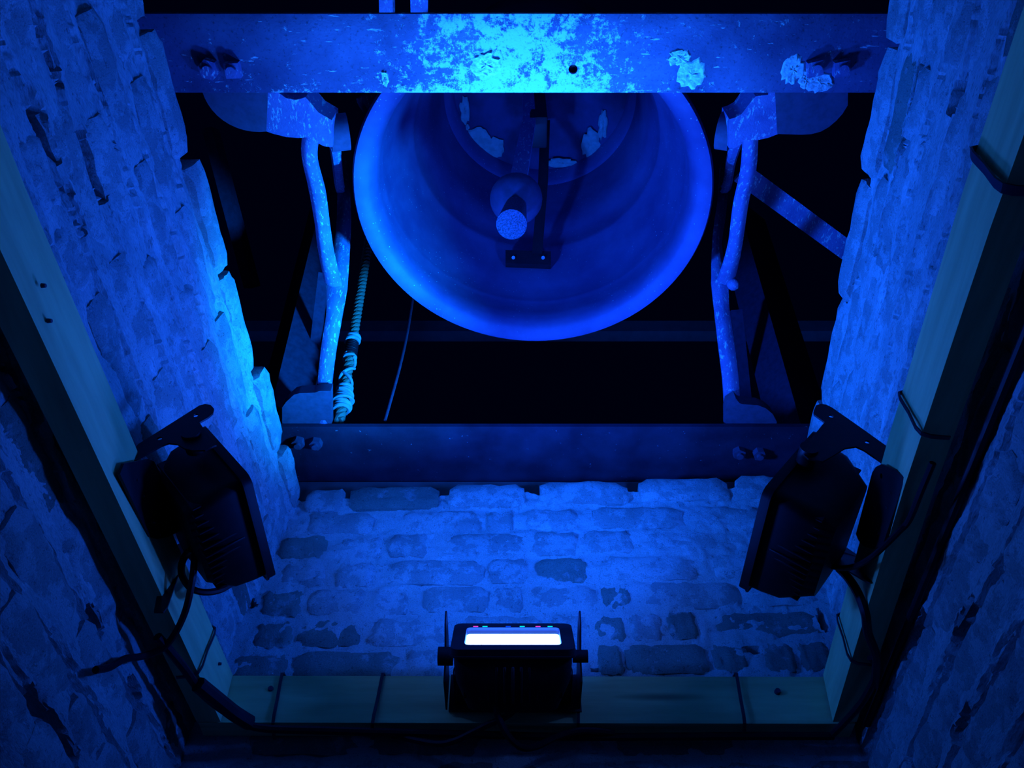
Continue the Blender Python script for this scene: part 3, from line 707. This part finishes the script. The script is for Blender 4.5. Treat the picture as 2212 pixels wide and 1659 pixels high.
L = c9([(1020, 1040), (1000, 1120), (900, 1190), (760, 1250), (600, 1330), (450, 1400), (300, 1430), (100, 1400), (-200, 1330)])
cable('power_cable', [PY(*q, 1.28 + .012 * i) for i, q in enumerate(L)], .0055, 'black cable leaving the centre floodlight and sagging to the left')
L = c9([(835, 1030), (840, 1110), (870, 1200), (930, 1320), (1000, 1410), (1100, 1470), (1230, 1450), (1400, 1370), (1600, 1310), (1800, 1310), (1950, 1330)])
cable('power_cable', [PY(*q, 1.28 + .009 * i) for i, q in enumerate(L)], .006, 'black cable leaving the centre floodlight and drooping to the right')
L = z2([(945, 1385), (850, 1440), (740, 1458), (640, 1430), (580, 1350), (570, 1270), (600, 1190), (640, 1150)])
cable('power_cable', [PY(*q, 1.09 - .016 * i) for i, q in enumerate(L)], .0055, 'black cable looping from the foot of the left floodlight')
L = z2([(720, 1160), (715, 1220), (760, 1285), (850, 1300)])
cable('power_cable', [PY(*q, 1.09) for q in L], .006, 'small black cable loop tucked against the back of the left floodlight')
c1 = lambda L: [(u / 2.517, 1000 + v / 2.517) for u, v in L]
L = c1([(1068, 420), (1058, 520), (1045, 640), (1010, 800), (950, 930), (880, 1010), (780, 1050), (680, 1065), (600, 1110), (520, 1125)])
D = [.985, .99, 1.005, 1.04, 1.084, 1.104, 1.105, 1.072, 1.045, 1.012]
cable('power_cable', [PY(*q, d) for q, d in zip(L, D)], .0055, 'black cable hanging from the left floodlight across the pine frame to the left wall')
L = z3([(735, 1240), (780, 1270), (860, 1285), (960, 1270), (1060, 1215), (1160, 1130), (1270, 1020), (1340, 940)])
cable('power_cable', [PY(*q, d) for q, d in zip(L, (1.06, 1.03, 1.0, .96, .912, .886, .860, .840))] + [PZ(1990, 1060, .803), PZ(2015, 1000, .806)], .0045, 'thin black cable curving from the right floodlight up behind the right board')
L = z3([(840, 1290), (900, 1350), (960, 1440), (1000, 1530), (1030, 1630), (1045, 1750)])
cable('power_cable', [PY(*q, d) for q, d in zip(L, (1.04, 1.03, 1.03, 1.035, 1.045, 1.083))] + [PZ(1893, 1420, .80), PZ(1890, 1480, .80)], .007, 'thick black cable dropping from the right floodlight over the right board')
cable('power_cable', [PZ(*q) for q in ((1880, 1420, .806), (1895, 1450, .80), (1860, 1520, .80), (1800, 1585, .806))], .006, 'black cable at the right corner under the pine frame')
cable('power_cable', [Vector((xr(y, .8) - .006, y, .803)) for y in (.15, .35, .55, .75, .95, 1.15, 1.33)], .006, 'black cable running under the right pine board')
def tie(pts, label, r=.0028):
    bm = bmesh.new(); sweep(bm, smooth_path(pts, 3), RECT(r, .0012), up=Vector((0, .5, 1))); 
    p = Vector(pts[0]); box(bm, p, (.008, .006, .008))
    o = fin('cable_tie', bm, M['tie']); tag(o, label, 'cable tie', 'black cable ties round the pine frame'); return o
e = .003
for (xa, xb, lab) in ((608, 590, 'black cable tie round the far board, leftmost of its four'), (826, 805, 'black cable tie round the far board, left of the centre floodlight'),
                      (1249, 1249, 'black cable tie round the far board, just right of the centre floodlight'), (1592, 1608, 'black cable tie round the far board, nearest the right corner')):
    a = PY(xa, 1461, YB - e); b = PY(xb, 1560, YB - e)
    tie([Vector((a.x, YB + .01, ZH + e)), Vector((a.x, YB - e, ZH + e)), b.lerp(a, .5), Vector((b.x, YB - e, ZL - e)), Vector((b.x, YB + .03, ZL - .014))], lab)
def bx(side, y, z):
    L = [(-.563, .40), (-.543, .78), (-.513, YB)] if side == 'L' else [(.516, .40), (.531, .78), (.565, YB)]
    for (x0, y0), (x1, y1) in zip(L, L[1:]):
        if y <= y1: break
    x = lerp(x0, x1, (y - y0) / (y1 - y0)); f = (z - ZL) / (ZH - ZL)
    return x + (-.004 if side == 'L' else .011) * f
def side_tie(side, q0, q1, lab, r=.0028):
    s = 1 if side == 'L' else -1
    x = bx(side, .8, .9)
    a = PZ(*q0, ZH + .002); b = PZ(*q1, ZL - .002); ya, yb = a.y, b.y
    tie([Vector((bx(side, ya, ZH) - s * .02, ya, ZH + .003)), Vector((bx(side, ya, ZH) + s * .003, ya, ZH + .002)), Vector(((bx(side, ya, ZH) + bx(side, yb, ZL)) / 2 + s * .004, (ya + yb) / 2, (ZH + ZL) / 2)),
         Vector((bx(side, yb, ZL) + s * .003, yb, ZL - .003)), Vector((bx(side, yb, ZL) - s * .03, yb, ZL - .012))], lab, r)
side_tie('L', (467, 1358), (428, 1452), 'black cable tie round the left board, close to the corner')
side_tie('R', (1805, 1330), (1838, 1425), 'black cable tie round the right board, close to the corner')
side_tie('R', (1944, 850), (1990, 935), 'looped black cable tie round the right board, above the right floodlight')
side_tie('R', (2100, 328), (2185, 405), 'thick black cable tie high on the right board, nearest the viewer', .006)

# ------------------------------------------------------------------ rope, string
ra, rb = PZ(733, 912, 1.60), PZ(800, 500, 2.40)
rope = thing('bell_rope', ra, 'thick twisted rope with pale lashings rising beside the left cast-iron frame', 'rope')
def helix(a, b, R_, r, turns, ph, n=90, sag=0):
    t = (b - a).normalized(); s = t.orthogonal().normalized(); u = t.cross(s); out = []
    for i in range(n + 1):
        f = i / n; an = 2 * math.pi * turns * f + ph
        out.append(a.lerp(b, f) + (s * math.cos(an) + u * math.sin(an)) * R_)
    return out
for k in range(3):
    bm = bmesh.new(); sweep(bm, helix(ra, rb, .0065, 0, 16, k * 2.094, 160), circle(.0078, 8)); fin('strand', bm, M['rope'], rope)
def on_rope(py):
    lo, hi = 0, 1
    for _ in range(30):
        f = (lo + hi) / 2; p = ra.lerp(rb, f); d = p.y * cp + p.z * sp_; y = CY - FPX * (-p.y * sp_ + p.z * cp) / d
        if y > py: lo = f
        else: hi = f
    return f
def lash(y0, y1, turns, R_=.0165, r=.0042, m='cord', name='lashing'):
    a, b = ra.lerp(rb, on_rope(y0)), ra.lerp(rb, on_rope(y1)); bm = bmesh.new()
    sweep(bm, helix(a, b, R_, 0, turns, .4, int(20 * abs(turns)) + 4), circle(r, 7)); fin(name, bm, M[m], rope)
lash(741, 727, 2.2, .017, .0055); lash(776, 769, 1.5, .016, .0035); lash(768, 742, 7, .0155, .003, 'black', 'dark_tape')
lash(838, 772, 1.3, .0165, .004); lash(838, 776, -1.3, .0165, .004); lash(862, 836, 4.2, .0175, .005); lash(880, 850, -2.5, .022, .0048); lash(888, 876, 2.0, .019, .005); lash(880, 858, 1.2, .026, .004)
cable('hanging_string', [PZ(832, 908, 1.60), PZ(862, 800, 1.78), PZ(880, 720, 1.95), PZ(893, 640, 2.15)], .0038, 'thin dark string slanting up from the far beam under the bell', 'string', 'cast_dark')

# ------------------------------------------------------------------ belfry timbers and braces above
def spar(name, a, b, wpx, t, m, label, cat='timber', group=None, up=Vector((0, 0, 1))):
    A, B = PZ(*a), PZ(*b); d = A.y * cp + A.z * sp_; w_ = wpx / FPX * d / 2
    bm = bmesh.new(); sweep(bm, [A, B], RECT(w_, t), up=up); o = fin(name, bm, M[m], bevel=.003); tag(o, label, cat, group)
spar('diagonal_brace', (1600, 372, 2.0), (1850, 555, 2.0), 44, .006, 'cast', 'flat steel brace slanting down behind the right wall top', 'brace')
spar('leaning_timber', (1600, 470, 2.9), (1752, 1010, 1.62), 88, .05, 'gloom', 'broad dark timber leaning behind the right cast-iron frame')
spar('thin_slat', (1590, 670, 2.1), (1614, 900, 1.9), 24, .01, 'gloom', 'narrow dark slat close beside the right cast-iron frame')
spar('leaning_timber', (715, 430, 2.9), (603, 930, 1.62), 84, .05, 'gloom', 'broad dark timber leaning behind the left cast-iron frame')
spar('thin_slat', (700, 590, 2.05), (668, 860, 1.85), 22, .01, 'gloom', 'narrow dark slat close beside the left cast-iron frame')
spar('rafter', (455, 280, 2.9), (545, 620, 2.6), 22, .03, 'gloom', 'faint slim rafter beyond the left wall top', group='faint rafters above the bell')
spar('steel_hanger', (835, -60, 1.86), (837, 60, 1.86), 30, .02, 'cast', 'bright narrow bar above the near beam, left one of two', 'bar')
spar('steel_hanger', (905, -60, 1.86), (909, 60, 1.86), 38, .02, 'cast', 'dimmer wide bar above the near beam, right one of two', 'bar')
spar('purlin', (300, 715, 2.9), (2000, 715, 2.9), 26, .04, 'old', 'faint horizontal purlin far up behind the bell')
